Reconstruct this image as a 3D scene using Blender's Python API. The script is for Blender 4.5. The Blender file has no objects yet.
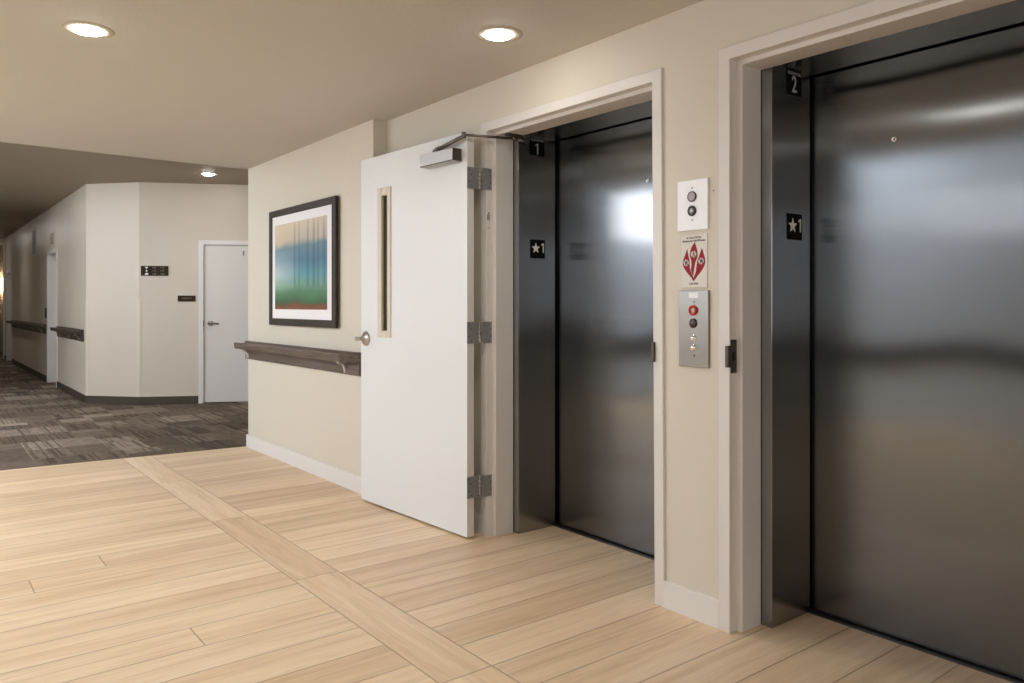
import bpy, bmesh, math, random
from mathutils import Vector, Matrix
random.seed(7)
scene = bpy.context.scene
COL = scene.collection
PI = math.pi
R = math.radians

# ------------------------------------------------------------------ camera
CAM_H, FPX = 1.21, 778.32
cam_d = bpy.data.cameras.new('camera')
cam = bpy.data.objects.new('camera', cam_d)
COL.objects.link(cam)
cam.location = (0, 0, CAM_H)
cam.rotation_euler = (PI / 2, 0, -R(37.95))
cam_d.sensor_width = 36.0
cam_d.lens = FPX / 1024 * 36.0
cam_d.shift_y = -36.5 / 1024
cam_d.clip_start = 0.05
cam_d.clip_end = 100
scene.camera = cam

# ------------------------------------------------------------------ node helpers
class NT:
    def __init__(self, name):
        self.m = bpy.data.materials.new(name)
        self.m.use_nodes = True
        self.t = self.m.node_tree
        self.b = self.t.nodes['Principled BSDF']
    def n(self, typ, **kw):
        nd = self.t.nodes.new(typ)
        for k, v in kw.items():
            setattr(nd, k, v)
        return nd
    def link(self, a, b):
        self.t.links.new(a, b)
    def put(self, sock, v):
        if hasattr(v, 'is_output'):
            self.link(v, sock)
        else:
            sock.default_value = v
    def math(self, op, a, b=0.0, c=None):
        nd = self.n('ShaderNodeMath', operation=op)
        self.put(nd.inputs[0], a)
        self.put(nd.inputs[1], b)
        if c is not None:
            self.put(nd.inputs[2], c)
        return nd.outputs[0]
    def mix(self, f, a, b, blend='MIX'):
        nd = self.n('ShaderNodeMix', data_type='RGBA', blend_type=blend)
        self.put(nd.inputs['Factor'], f)
        self.put(nd.inputs['A'], a)
        self.put(nd.inputs['B'], b)
        return nd.outputs['Result']
    def noise(self, vec, scale, detail=2.0, rough=0.5, dist=0.0):
        nd = self.n('ShaderNodeTexNoise')
        self.put(nd.inputs['Vector'], vec)
        nd.inputs['Scale'].default_value = scale
        nd.inputs['Detail'].default_value = detail
        nd.inputs['Roughness'].default_value = rough
        nd.inputs['Distortion'].default_value = dist
        return nd.outputs['Fac']
    def white(self, *xyz):
        nd = self.n('ShaderNodeTexWhiteNoise', noise_dimensions='3D')
        self.link(self.comb(*xyz), nd.inputs['Vector'])
        return nd.outputs['Value']
    def comb(self, x=0.0, y=0.0, z=0.0):
        nd = self.n('ShaderNodeCombineXYZ')
        for s, v in zip(nd.inputs, (x, y, z)):
            self.put(s, v)
        return nd.outputs[0]
    def sep(self, v):
        nd = self.n('ShaderNodeSeparateXYZ')
        self.link(v, nd.inputs[0])
        return nd.outputs[0], nd.outputs[1], nd.outputs[2]
    def pos(self):
        return self.n('ShaderNodeNewGeometry').outputs['Position']
    def obj(self):
        return self.n('ShaderNodeTexCoord').outputs['Object']
    def ramp(self, f, stops, interp='LINEAR'):
        nd = self.n('ShaderNodeValToRGB')
        cr = nd.color_ramp
        cr.interpolation = interp
        while len(cr.elements) < len(stops):
            cr.elements.new(0.5)
        for e, (p, c) in zip(cr.elements, stops):
            e.position = p
            e.color = c if len(c) == 4 else (*c, 1)
        self.link(f, nd.inputs[0])
        return nd.outputs[0]
    def bump(self, h, strength, dist=0.01):
        nd = self.n('ShaderNodeBump')
        nd.inputs['Strength'].default_value = strength
        nd.inputs['Distance'].default_value = dist
        self.link(h, nd.inputs['Height'])
        self.link(nd.outputs[0], self.b.inputs['Normal'])
        return nd

def lin(r, g, b):
    def f(c):
        c /= 255.0
        return c / 12.92 if c <= 0.04045 else ((c + 0.055) / 1.055) ** 2.4
    return (f(r), f(g), f(b), 1)

def plain(name, col, rough=0.5, metal=0.0, spec=0.5, nz=0.0, nscale=40.0, bump=0.0):
    t = NT(name)
    t.b.inputs['Roughness'].default_value = rough
    t.b.inputs['Metallic'].default_value = metal
    t.b.inputs['Specular IOR Level'].default_value = spec
    f = t.noise(t.obj(), nscale, 3.0)
    k = max(nz, 0.02)
    lo = tuple(c * (1 - k) for c in col[:3]) + (1,)
    hi = tuple(min(1, c * (1 + k)) for c in col[:3]) + (1,)
    t.link(t.mix(f, lo, hi), t.b.inputs['Base Color'])
    if bump:
        t.bump(f, bump, 0.002)
    return t.m

def emit(name, col, s):
    t = NT(name)
    t.b.inputs['Base Color'].default_value = col
    t.b.inputs['Emission Color'].default_value = col
    t.b.inputs['Emission Strength'].default_value = s
    return t.m

def paint(name, col, rough=0.55, peel=0.12, spec=0.4, scale=150.0):
    """rolled wall paint with a light orange-peel"""
    t = NT(name)
    p = t.pos()
    big = t.noise(p, 0.9, 2.0)
    lo = tuple(c * 0.97 for c in col[:3]) + (1,)
    hi = tuple(min(1, c * 1.03) for c in col[:3]) + (1,)
    t.link(t.mix(big, lo, hi), t.b.inputs['Base Color'])
    t.b.inputs['Roughness'].default_value = rough
    t.b.inputs['Specular IOR Level'].default_value = spec
    t.bump(t.noise(p, scale, 3.0), peel, 0.004)
    return t.m

def steel(name, col=(0.42, 0.42, 0.43), rough=0.3, aniso=0.75, wave=0.35):
    t = NT(name)
    o = t.obj()
    x, y, z = t.sep(o)
    # vertical brushing: fine in the horizontal direction, long in z
    fine = t.noise(t.comb(t.math('MULTIPLY', t.math('ADD', x, y), 900.0), 0.0, t.math('MULTIPLY', z, 6.0)), 1.0, 2.0)
    c = t.mix(fine, tuple(k * 0.93 for k in col) + (1,), tuple(k * 1.07 for k in col) + (1,))
    t.link(c, t.b.inputs['Base Color'])
    t.b.inputs['Metallic'].default_value = 1.0
    t.b.inputs['Roughness'].default_value = rough
    t.b.inputs['Anisotropic'].default_value = aniso
    tg = t.n('ShaderNodeTangent', direction_type='UV_MAP', uv_map='UVMap')
    t.link(tg.outputs[0], t.b.inputs['Tangent'])
    w = t.noise(t.comb(t.math('MULTIPLY', x, 1.3), t.math('MULTIPLY', y, 1.3), t.math('MULTIPLY', z, 0.8)), 1.7, 1.0)
    t.bump(w, wave, 0.02)
    return t.m

LAMP, LAMPH = 55.0, 105.0
SPOT = 21.0
FILL_ENERGY = (8.0, 365.0, 85.0, 40.0)  # energies of the added window lights and wall wash
# ------------------------------------------------------------------ materials
M = {}
M['wall'] = paint('cream_wall_paint', lin(216, 209, 194))
M['wall_far'] = paint('grey_beige_wall_paint', lin(210, 199, 183), rough=0.38, spec=0.5)
M['wall_cool'] = paint('pale_grey_wall_paint', lin(222, 227, 232))  # unseen west wall, tinted cool to cool its bounce light
M['ceiling'] = paint('ceiling_paint', lin(202, 198, 191), rough=0.8, peel=0.3, scale=90.0)
M['ceiling_hall'] = paint('shaded_hall_ceiling_paint', lin(160, 148, 130), rough=0.6, peel=0.3, scale=90.0)  # tone darkened for the weaker light in the hall
M['white'] = paint('white_trim_paint', lin(227, 224, 221), rough=0.4, peel=0.05)
M['frame'] = paint('off_white_frame_paint', lin(224, 219, 215), rough=0.4, peel=0.05)
M['leaf'] = paint('white_door_paint', lin(229, 231, 232), rough=0.42, peel=0.05)
M['leaf_far'] = paint('pale_door_paint', lin(222, 218, 212), rough=0.42, peel=0.05)
M['cream'] = plain('cream_moulding', lin(214, 206, 188), 0.5)
M['dark_base'] = plain('dark_vinyl_base', lin(66, 56, 46), 0.5)
M['espresso'] = plain('espresso_wood_frame', lin(56, 47, 39), 0.5, nz=0.15, nscale=25, spec=0.25)
M['mat_board'] = plain('white_mat_board', lin(236, 236, 238), 0.8)
M['steel_door'] = steel('brushed_steel_door', (0.190, 0.194, 0.199), 0.18, 1.0)
M['steel_frame'] = steel('brushed_steel_frame', (0.35, 0.355, 0.36), 0.2, 1.0, 0.1)
M['steel_plate'] = steel('brushed_steel_plate', (0.33, 0.30, 0.265), 0.28, 0.5, 0.05)
M['nickel'] = plain('satin_nickel', (0.52, 0.50, 0.48, 1), 0.3, 1.0)
M['hinge'] = plain('dull_steel_hinge', (0.30, 0.30, 0.30, 1), 0.45, 0.35, nz=0.1)
M['screw'] = plain('dark_screw', (0.10, 0.10, 0.10, 1), 0.5, 0.8)
M['closer'] = plain('silver_closer_paint', lin(176, 174, 172), 0.4, 0.55)
M['closer_dark'] = plain('closer_arm_steel', (0.20, 0.18, 0.16, 1), 0.4, 0.9)
M['bronze'] = plain('dark_bronze', (0.10, 0.085, 0.075, 1), 0.45, 0.8)
M['black'] = plain('black_sign_plastic', (0.005, 0.005, 0.005, 1), 0.6, spec=0.12)
M['brown_sign'] = plain('brown_sign_plastic', lin(52, 40, 26), 0.6, spec=0.12)
M['letter'] = plain('pale_sign_lettering', lin(240, 238, 234), 0.5)
M['letter_dim'] = plain('silver_sign_lettering', lin(196, 196, 194), 0.5)
M['letter_tan'] = plain('tan_sign_lettering', lin(150, 136, 116), 0.5)
M['white_plate'] = plain('white_station_plate', lin(244, 244, 246), 0.3)
M['paper'] = plain('notice_card', lin(226, 220, 212), 0.6)
M['flame'] = plain('red_notice_ink', lin(158, 34, 50), 0.6, spec=0.2)
M['ink'] = plain('dark_notice_ink', lin(52, 42, 40), 0.6)
M['button_grey'] = plain('grey_button', lin(176, 162, 166), 0.35)
M['button_ring'] = plain('dark_button_ring', (0.06, 0.06, 0.06, 1), 0.35, 0.6)
M['red'] = plain('red_plastic_ring', lin(196, 40, 40), 0.35)
M['lens_white'] = plain('button_lens', lin(230, 216, 200), 0.3)
M['maroon'] = plain('dark_maroon_lens', lin(58, 30, 28), 0.3)
M['chrome'] = plain('chrome', (0.85, 0.84, 0.82, 1), 0.12, 1.0)
M['gap'] = plain('gap_shade', (0.004, 0.004, 0.004, 1), 0.9)  # near-black colour put where only shade would be
M['trim_ring'] = plain('white_light_trim', lin(196, 188, 174), 0.6, spec=0.2)
M['vent'] = plain('grey_vent_grille', lin(120, 112, 100), 0.6)
M['glass_dark'] = None
t = NT('vision_glass')
t.b.inputs['Base Color'].default_value = (0.20, 0.19, 0.13, 1)
t.b.inputs['Roughness'].default_value = 0.06
t.b.inputs['Alpha'].default_value = 0.45
M['glass'] = t.m
M['lamp'] = emit('lit_lamp_lens', (1.0, 0.975, 0.93, 1), LAMP)
M['lamp_hall'] = emit('lit_hall_lamp_lens', (1.0, 0.965, 0.92, 1), LAMPH)
M['sconce'] = emit('lit_sconce_shade', (1.0, 0.86, 0.68, 1), 9.0)

# --- pale oak plank floor with a border course
def wood_floor():
    t = NT('pale_oak_planks')
    x, y, z = t.sep(t.pos())
    GR = 0.0042
    # border course runs along y between x=1.347 and x=1.552
    inb = t.math('MULTIPLY', t.math('GREATER_THAN', x, 1.347), t.math('LESS_THAN', x, 1.552))
    left = t.math('LESS_THAN', x, 1.45)
    # field planks (run along x, pitch .192 in y)
    yy = t.math('ADD', t.math('SUBTRACT', y, 1.524), t.math('MULTIPLY', left, 0.018))
    q = t.math('DIVIDE', yy, 0.192)
    row = t.math('FLOOR', q)
    fr = t.math('SUBTRACT', q, row)
    dy = t.math('MULTIPLY', t.math('MINIMUM', fr, t.math('SUBTRACT', 1.0, fr)), 0.192)
    r1 = t.white(row, left, 3.0)
    qx = t.math('DIVIDE', t.math('ADD', x, t.math('MULTIPLY', r1, 3.4)), 3.4)
    # no butt joints in the short strip by the lifts
    qx = t.math('MULTIPLY', qx, left)
    colx = t.math('FLOOR', qx)
    fx = t.math('SUBTRACT', qx, colx)
    dxj = t.math('ADD', t.math('MULTIPLY', t.math('MINIMUM', fx, t.math('SUBTRACT', 1.0, fx)), 3.4), t.math('MULTIPLY', t.math('SUBTRACT', 1.0, left), 1.0))
    idf = t.white(row, t.math('ADD', colx, t.math('MULTIPLY', left, 17.0)), 1.0)
    # border planks (run along y, 1.18 long)
    qb = t.math('DIVIDE', t.math('SUBTRACT', y, 2.1), 1.18)
    rb = t.math('FLOOR', qb)
    fb = t.math('SUBTRACT', qb, rb)
    db1 = t.math('MULTIPLY', t.math('MINIMUM', fb, t.math('SUBTRACT', 1.0, fb)), 1.18)
    db2 = t.math('MINIMUM', t.math('ABSOLUTE', t.math('SUBTRACT', x, 1.347)), t.math('ABSOLUTE', t.math('SUBTRACT', x, 1.552)))
    idb = t.white(rb, 5.0, 9.0)
    def sel(a, b):
        return t.math('ADD', t.math('MULTIPLY', a, t.math('SUBTRACT', 1.0, inb)), t.math('MULTIPLY', b, inb))
    ident = sel(idf, idb)
    dist = t.math('MINIMUM', sel(t.math('MINIMUM', dy, dxj), db1), db2)
    groove = t.math('SUBTRACT', 1.0, t.math('DIVIDE', dist, GR))
    groove = t.math('MAXIMUM', groove, 0.0)
    # grain: u along the plank, v across
    u = sel(x, y)
    v = sel(y, x)
    off = t.math('MULTIPLY', ident, 37.0)
    gv = t.comb(t.math('ADD', t.math('MULTIPLY', u, 1.4), off), t.math('MULTIPLY', v, 26.0), off)
    g1 = t.noise(gv, 1.0, 5.0, 0.62, 0.6)
    gv2 = t.comb(t.math('ADD', t.math('MULTIPLY', u, 0.5), off), t.math('MULTIPLY', v, 7.0), off)
    g2 = t.noise(gv2, 1.0, 3.0, 0.55, 1.2)
    gv3 = t.comb(t.math('ADD', t.math('MULTIPLY', u, 9.0), off), t.math('MULTIPLY', v, 130.0), off)
    g3 = t.noise(gv3, 1.0, 2.0, 0.5)
    base = t.ramp(g2, [(0.25, lin(221, 191, 155)), (0.5, lin(232, 205, 171)), (0.75, lin(241, 218, 189))])
    gr = t.ramp(g1, [(0.30, (0.84, 0.80, 0.75)), (0.5, (1, 1, 1)), (0.75, (1.03, 1.03, 1.03))])
    c = t.mix(1.0, base, gr, 'MULTIPLY')
    fg = t.ramp(g3, [(0.3, (0.93, 0.92, 0.90)), (0.6, (1, 1, 1))])
    c = t.mix(1.0, c, fg, 'MULTIPLY')
    tone = t.ramp(ident, [(0.0, (0.87, 0.835, 0.79)), (0.35, (0.95, 0.93, 0.905)), (0.7, (1.0, 1.0, 0.99)), (1.0, (1.05, 1.06, 1.07))])
    c = t.mix(1.0, c, tone, 'MULTIPLY')
    c = t.mix(t.math('MULTIPLY', groove, 0.72), c, lin(108, 76, 50))
    t.link(c, t.b.inputs['Base Color'])
    t.b.inputs['Roughness'].default_value = 0.42
    t.b.inputs['Specular IOR Level'].default_value = 0.4
    h = t.math('ADD', t.math('MULTIPLY', groove, -1.0), t.math('MULTIPLY', g1, 0.12))
    t.bump(h, 0.25, 0.003)
    return t.m
M['wood'] = wood_floor()

def carpet():
    t = NT('patchwork_carpet')
    x, y, z = t.sep(t.pos())
    q = t.math('DIVIDE', t.math('SUBTRACT', y, 6.655), 0.46)
    row = t.math('FLOOR', q)
    r1 = t.white(row, 2.0, 3.0)
    qx = t.math('ADD', t.math('DIVIDE', x, 0.29), r1)
    col = t.math('FLOOR', qx)
    # some tiles are cut into a shorter piece
    fq = t.math('SUBTRACT', q, row)
    cut = t.math('MULTIPLY', t.math('GREATER_THAN', fq, t.math('ADD', 0.3, t.math('MULTIPLY', t.white(row, col, 31.0), 0.4))), t.math('GREATER_THAN', t.white(row, col, 37.0), 0.55))
    row = t.math('ADD', row, t.math('MULTIPLY', cut, 0.5))
    ident = t.white(row, col, 4.0)
    id2 = t.white(row, col, 11.0)
    id3 = t.white(row, col, 23.0)
    speck = t.noise(t.pos(), 55.0, 3.0, 0.7)
    patch = t.noise(t.comb(t.math('MULTIPLY', x, 14.0), t.math('MULTIPLY', y, 9.0), t.math('MULTIPLY', ident, 9.0)), 1.0, 3.0, 0.6)
    # dark lines running along y inside some patches
    sx = t.math('ADD', t.math('MULTIPLY', x, 34.0), t.math('MULTIPLY', id2, 9.0))
    ln = t.noise(t.comb(sx, t.math('MULTIPLY', y, 0.6), id2), 1.0, 2.0, 0.6)
    lines = t.math('MULTIPLY', t.math('GREATER_THAN', ln, 0.55), t.math('GREATER_THAN', id2, 0.3))
    tone = t.ramp(ident, [(0.0, lin(104, 91, 80)), (0.45, lin(120, 106, 94)), (0.72, lin(134, 120, 108)), (1.0, lin(164, 150, 136))])
    c = t.mix(t.math('MULTIPLY', lines, 0.55), tone, lin(66, 55, 46))
    m = t.ramp(patch, [(0.3, (0.72, 0.70, 0.68)), (0.55, (1, 1, 1)), (0.8, (1.2, 1.2, 1.2))])
    c = t.mix(0.8, c, m, 'MULTIPLY')
    s = t.ramp(speck, [(0.3, (0.75, 0.75, 0.75)), (0.7, (1.15, 1.15, 1.15))])
    c = t.mix(0.8, c, s, 'MULTIPLY')
    t.link(c, t.b.inputs['Base Color'])
    t.b.inputs['Roughness'].default_value = 0.95
    t.b.inputs['Specular IOR Level'].default_value = 0.1
    t.bump(speck, 0.5, 0.006)
    return t.m
M['carpet'] = carpet()

def rail_wood():
    t = NT('dark_walnut_rail')
    x, y, z = t.sep(t.obj())
    g = t.noise(t.comb(t.math('MULTIPLY', x, 3.0), t.math('MULTIPLY', y, 50.0), t.math('MULTIPLY', z, 60.0)), 1.0, 4.0, 0.6, 0.5)
    c = t.ramp(g, [(0.3, lin(74, 62, 55)), (0.55, lin(104, 90, 80)), (0.8, lin(128, 113, 102))])
    t.link(c, t.b.inputs['Base Color'])
    t.b.inputs['Roughness'].default_value = 0.36
    return t.m
M['rail'] = rail_wood()

def rail_wood_dark():
    t = NT('dark_espresso_rail')
    x, y, z = t.sep(t.obj())
    g = t.noise(t.comb(t.math('MULTIPLY', x, 3.0), t.math('MULTIPLY', y, 50.0), t.math('MULTIPLY', z, 60.0)), 1.0, 4.0, 0.6, 0.5)
    t.link(t.ramp(g, [(0.3, lin(50, 42, 36)), (0.8, lin(84, 72, 63))]), t.b.inputs['Base Color'])
    t.b.inputs['Roughness'].default_value = 0.3
    return t.m
M['rail_dark'] = rail_wood_dark()

def art_print(w, h):
    """soft-focus print: warm sky, blue-teal trees, green meadow, rust ground (object x right, z up, origin at centre)"""
    t = NT('tree_print')
    x, y, z = t.sep(t.obj())
    u = t.math('ADD', t.math('DIVIDE', x, w), 0.5)
    v = t.math('ADD', t.math('DIVIDE', z, h), 0.5)
    cl = t.noise(t.comb(t.math('MULTIPLY', u, 3.0), t.math('MULTIPLY', v, 4.0), 1.0), 1.0, 3.0, 0.5)
    vv = t.math('ADD', v, t.math('MULTIPLY', t.math('SUBTRACT', cl, 0.5), 0.12))
    vv = t.math('ADD', vv, t.math('MULTIPLY', t.math('SUBTRACT', 0.5, u), 0.0))
    right = t.ramp(vv, [(0.0, lin(132, 68, 34)), (0.055, lin(104, 66, 34)), (0.085, lin(44, 92, 52)), (0.2, lin(74, 124, 88)), (0.28, lin(104, 152, 130)),
                        (0.38, lin(88, 150, 164)), (0.55, lin(60, 114, 142)), (0.72, lin(96, 128, 142)), (0.80, lin(186, 176, 162)), (1.0, lin(208, 194, 172))])
    leftc = t.ramp(vv, [(0.0, lin(140, 70, 30)), (0.05, lin(84, 66, 30)), (0.09, lin(40, 84, 48)), (0.17, lin(70, 124, 74)), (0.28, lin(140, 178, 150)),
                        (0.42, lin(184, 202, 206)), (0.58, lin(136, 166, 176)), (0.70, lin(112, 146, 156)), (0.78, lin(206, 192, 166)), (1.0, lin(218, 202, 174))])
    c = t.mix(t.ramp(u, [(0.05, (0, 0, 0)), (0.55, (1, 1, 1))]), leftc, right)
    # blurred trunks
    tot = None
    for (p, s, a) in ((0.41, 0.017, 0.5), (0.495, 0.017, 0.42), (0.66, 0.016, 0.6), (0.77, 0.022, 0.6), (0.845, 0.016, 0.55), (0.95, 0.024, 0.5)):
        d = t.math('DIVIDE', t.math('ABSOLUTE', t.math('SUBTRACT', u, p)), s)
        e = t.math('MULTIPLY', t.math('POWER', 2.718, t.math('MULTIPLY', t.math('MULTIPLY', d, d), -1.0)), a)
        tot = e if tot is None else t.math('MAXIMUM', tot, e)
    fade = t.ramp(v, [(0.22, (0, 0, 0)), (0.28, (1, 1, 1)), (0.85, (0.8, 0.8, 0.8)), (1.0, (0.35, 0.35, 0.35))])
    c = t.mix(t.math('MULTIPLY', tot, fade), c, lin(30, 62, 78))
    t.link(c, t.b.inputs['Base Color'])
    t.b.inputs['Roughness'].default_value = 0.5
    return t.m

# ------------------------------------------------------------------ mesh builder
class MB:
    def __init__(self):
        self.bm = bmesh.new()
    def box(self, x0, x1, y0, y1, z0, z1, bev=0.0, mat=0):
        b = bmesh.new()
        bmesh.ops.create_cube(b, size=1.0)
        for v in b.verts:
            v.co = Vector(((x0 + x1) / 2 + v.co.x * (x1 - x0), (y0 + y1) / 2 + v.co.y * (y1 - y0), (z0 + z1) / 2 + v.co.z * (z1 - z0)))
        if bev:
            bmesh.ops.bevel(b, geom=b.edges[:], offset=bev, segments=2, affect='EDGES', profile=0.5)
        return self._merge(b, mat)
    def _merge(self, b, mat=0, mtx=None):
        if mtx is not None:
            b.transform(mtx)
        for f in b.faces:
            f.material_index = mat
        me = bpy.data.meshes.new('tmp')
        bmesh.ops.recalc_face_normals(b, faces=b.faces[:])
        b.to_mesh(me)
        b.free()
        self.bm.from_mesh(me)
        bpy.data.meshes.remove(me)
        return self
    def prism(self, poly, axis, a0, a1, mat=0, bev=0.0):
        """poly: 2-D outline in the two other axes (kept in xyz order), extruded along axis from a0 to a1"""
        b = bmesh.new()
        def co(p, a):
            return {'x': (a, p[0], p[1]), 'y': (p[0], a, p[1]), 'z': (p[0], p[1], a)}[axis]
        lo = [b.verts.new(co(p, a0)) for p in poly]
        hi = [b.verts.new(co(p, a1)) for p in poly]
        n = len(poly)
        b.faces.new(lo)
        b.faces.new(hi[::-1])
        for i in range(n):
            b.faces.new((lo[i], hi[i], hi[(i + 1) % n], lo[(i + 1) % n]))
        if bev:
            bmesh.ops.recalc_face_normals(b, faces=b.faces[:])
            bmesh.ops.bevel(b, geom=b.edges[:], offset=bev, segments=1, affect='EDGES')
        return self._merge(b, mat)
    def lathe(self, prof, centre, axis=(0, 0, 1), seg=32, mat=0):
        """prof: [(r, h)...] revolved about axis through centre"""
        b = bmesh.new()
        rings = []
        for r, h in prof:
            if r < 1e-6:
                rings.append([b.verts.new((0, 0, h))])
            else:
                rings.append([b.verts.new((r * math.cos(2 * PI * i / seg), r * math.sin(2 * PI * i / seg), h)) for i in range(seg)])
        for A, B in zip(rings, rings[1:]):
            for i in range(seg):
                j = (i + 1) % seg
                if len(A) == 1 and len(B) == 1:
                    continue
                if len(A) == 1:
                    b.faces.new((A[0], B[i], B[j]))
                elif len(B) == 1:
                    b.faces.new((A[i], A[j], B[0]))
                else:
                    b.faces.new((A[i], A[j], B[j], B[i]))
        q = Vector((0, 0, 1)).rotation_difference(Vector(axis)).to_matrix().to_4x4()
        for f in b.faces:
            f.smooth = True
        return self._merge(b, mat, Matrix.Translation(centre) @ q)
    def tube(self, pts, r, seg=12, mat=0, flat=1.0):
        pts = [Vector(p) for p in pts]
        b = bmesh.new()
        rings = []
        up = Vector((0, 0, 1))
        for i, p in enumerate(pts):
            d = (pts[min(i + 1, len(pts) - 1)] - pts[max(i - 1, 0)]).normalized()
            s = d.cross(up)
            if s.length < 1e-4:
                s = d.cross(Vector((1, 0, 0)))
            s.normalize()
            w = s.cross(d).normalized()
            rings.append([b.verts.new(p + s * (r * math.cos(2 * PI * k / seg)) + w * (r * flat * math.sin(2 * PI * k / seg))) for k in range(seg)])
        for A, B in zip(rings, rings[1:]):
            for k in range(seg):
                f = b.faces.new((A[k], A[(k + 1) % seg], B[(k + 1) % seg], B[k]))
                f.smooth = True
        b.faces.new(rings[0][::-1])
        b.faces.new(rings[-1])
        return self._merge(b, mat)
    def build(self, name, mats, parent=None, loc=(0, 0, 0), rz=0.0, uv=False):
        me = bpy.data.meshes.new(name)
        if uv:
            L = self.bm.loops.layers.uv.new('UVMap')
            for f in self.bm.faces:
                n = f.normal
                ax = max(range(3), key=lambda i: abs(n[i]))
                for l in f.loops:
                    c = l.vert.co
                    l[L].uv = ((c.y, c.z), (c.x, c.z), (c.y, c.x))[ax]
        self.bm.to_mesh(me)
        self.bm.free()
        if not isinstance(mats, (list, tuple)):
            mats = [mats]
        for m in mats:
            me.materials.append(m)
        o = bpy.data.objects.new(name, me)
        COL.objects.link(o)
        o.location = loc
        o.rotation_euler = (0, 0, rz)
        if parent is not None:
            o.parent = parent
        return o

def tag(o, label, cat=None, group=None, kind=None):
    o['label'] = label
    if cat:
        o['category'] = cat
    if group:
        o['group'] = group
    if kind:
        o['kind'] = kind
    return o

def empty(name, loc, rz, label, cat, group=None, kind=None):
    o = bpy.data.objects.new(name, None)
    o.empty_display_size = 0.05
    COL.objects.link(o)
    o.location = loc
    o.rotation_euler = (0, 0, rz)
    return tag(o, label, cat, group, kind)

def struct(o, label, cat):
    return tag(o, label, cat, kind='structure')

def text_obj(name, body, size, mat, parent, loc, align='CENTER', extrude=0.0008, sx=1.0, bold=0.0):
    """flat raised lettering, read from -y, x right, z up"""
    cu = bpy.data.curves.new(name, 'FONT')
    cu.body = body
    cu.size = size
    cu.align_x = align
    cu.align_y = 'CENTER'
    cu.extrude = extrude
    cu.offset = bold
    tmp = bpy.data.objects.new(name, cu)
    COL.objects.link(tmp)
    dg = bpy.context.evaluated_depsgraph_get()
    me = bpy.data.meshes.new_from_object(tmp.evaluated_get(dg))
    bpy.data.objects.remove(tmp)
    bpy.data.curves.remove(cu)
    me.transform(Matrix.Diagonal((sx, 1, 1, 1)))
    me.transform(Matrix.Rotation(PI / 2, 4, 'X'))
    me.materials.clear()
    me.materials.append(mat)
    me.name = name
    o = bpy.data.objects.new(name, me)
    COL.objects.link(o)
    o.parent = parent
    o.location = loc
    return o

WALLROT = -PI / 2          # local x right, y into the wall, for walls facing -x

# ------------------------------------------------------------------ key dimensions
XF = 2.392      # face of the white frames and baseboard on the lift wall
XW = 2.403      # lift wall paint face
XL = 2.311      # face of the projecting wall with the picture
ZC = 2.372      # lobby ceiling
ZH = 2.70       # hall ceiling
YE = 6.655      # where lobby ends and carpet starts
XWEST = -2.6
XA = -0.3       # west of this the lobby ceiling is raised
ZA = 3.4
YS = -3.2

# ------------------------------------------------------------------ floor and ceilings
def edge_floor(x):          # the carpet joint is laid slightly askew
    return 6.662 - 0.077 * (x - 2.304)
def edge_ceil(x):
    return 6.660 + 0.028 * (x - 2.333)
FW, FE = edge_floor(XWEST), edge_floor(2.80)
struct(MB().prism([(XWEST, YS), (2.80, YS), (2.80, FE), (XWEST, FW)], 'z', -0.05, 0.0).build('floor', M['wood']), 'pale oak plank floor with a lengthwise border course', 'floor')
struct(MB().prism([(XWEST, FW), (2.80, FE), (4.3, FE), (4.3, 27.0), (XWEST, 27.0)], 'z', -0.05, -0.001).build('floor_carpet', M['carpet']), 'brown patchwork carpet of the hallway beyond the wood floor', 'floor')
struct(MB().prism([(XWEST, FW - 0.005), (2.80, FE - 0.005), (2.80, FE + 0.005), (XWEST, FW + 0.005)], 'z', -0.004, 0.002).build('trim_1', M['espresso']), 'thin dark edge strip between wood floor and carpet', 'floor trim')
CW, CE = edge_ceil(XA), edge_ceil(2.6)
struct(MB().prism([(XA, YS), (2.6, YS), (2.6, CE), (XA, CW)], 'z', ZC, ZH + 0.1).build('ceiling', M['ceiling']), 'lower beige lobby ceiling above the wood floor', 'ceiling')
struct(MB().prism([(XA, CW), (2.6, CE), (4.3, CE), (4.3, 27.0), (XA, 27.0)], 'z', ZH, ZH + 0.1).build('ceiling_hall', M['ceiling_hall']), 'raised ceiling over the carpeted hallway, dim light put into its colour', 'ceiling')

# ------------------------------------------------------------------ lift wall and projecting wall
LIFT = [dict(o0=2.095, o1=3.337, r0=2.144, r1=3.283, s0=2.168, s1=3.262, j0=2.208, j1=3.222),
        dict(o0=0.573, o1=1.815, r0=0.625, r1=1.766, s0=0.646, s1=1.742, j0=0.691, j1=1.697)]
w = MB()
w.box(XW, 2.55, YS, 0.60, 0, ZC)
w.box(XW, 2.55, 1.79, 2.12, 0, ZC)
w.box(XW, 2.55, 3.31, 4.395, 0, ZC)
w.box(XW, 2.55, 0.60, 1.79, 2.14, ZC)
w.box(XW, 2.55, 2.12, 3.31, 2.14, ZC)
struct(w.build('wall_right', M['wall']), 'cream wall holding the two elevator openings', 'wall')
struct(MB().box(XL, 2.60, 4.375, 6.625, 0, ZH).box(2.60, 4.3, 6.5, 6.625, 0, ZH).build('wall_picture', M['wall']), 'projecting cream wall behind the framed picture', 'wall')
b = MB()
b.box(XF, XW, 1.815, 2.082, 0, 0.107, 0.0015)
b.box(XF, XW, 3.337, 4.395, 0, 0.107, 0.0015)
b.box(XF, XW, YS, 0.573, 0, 0.107, 0.0015)
struct(b.build('baseboard_right', M['white']), 'white baseboard along the elevator wall', 'baseboard')
struct(MB().box(2.297, XL, 4.375, 6.638, 0, 0.107, 0.0015).build('baseboard_picture', M['white']), 'white baseboard under the projecting picture wall', 'baseboard')

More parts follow.
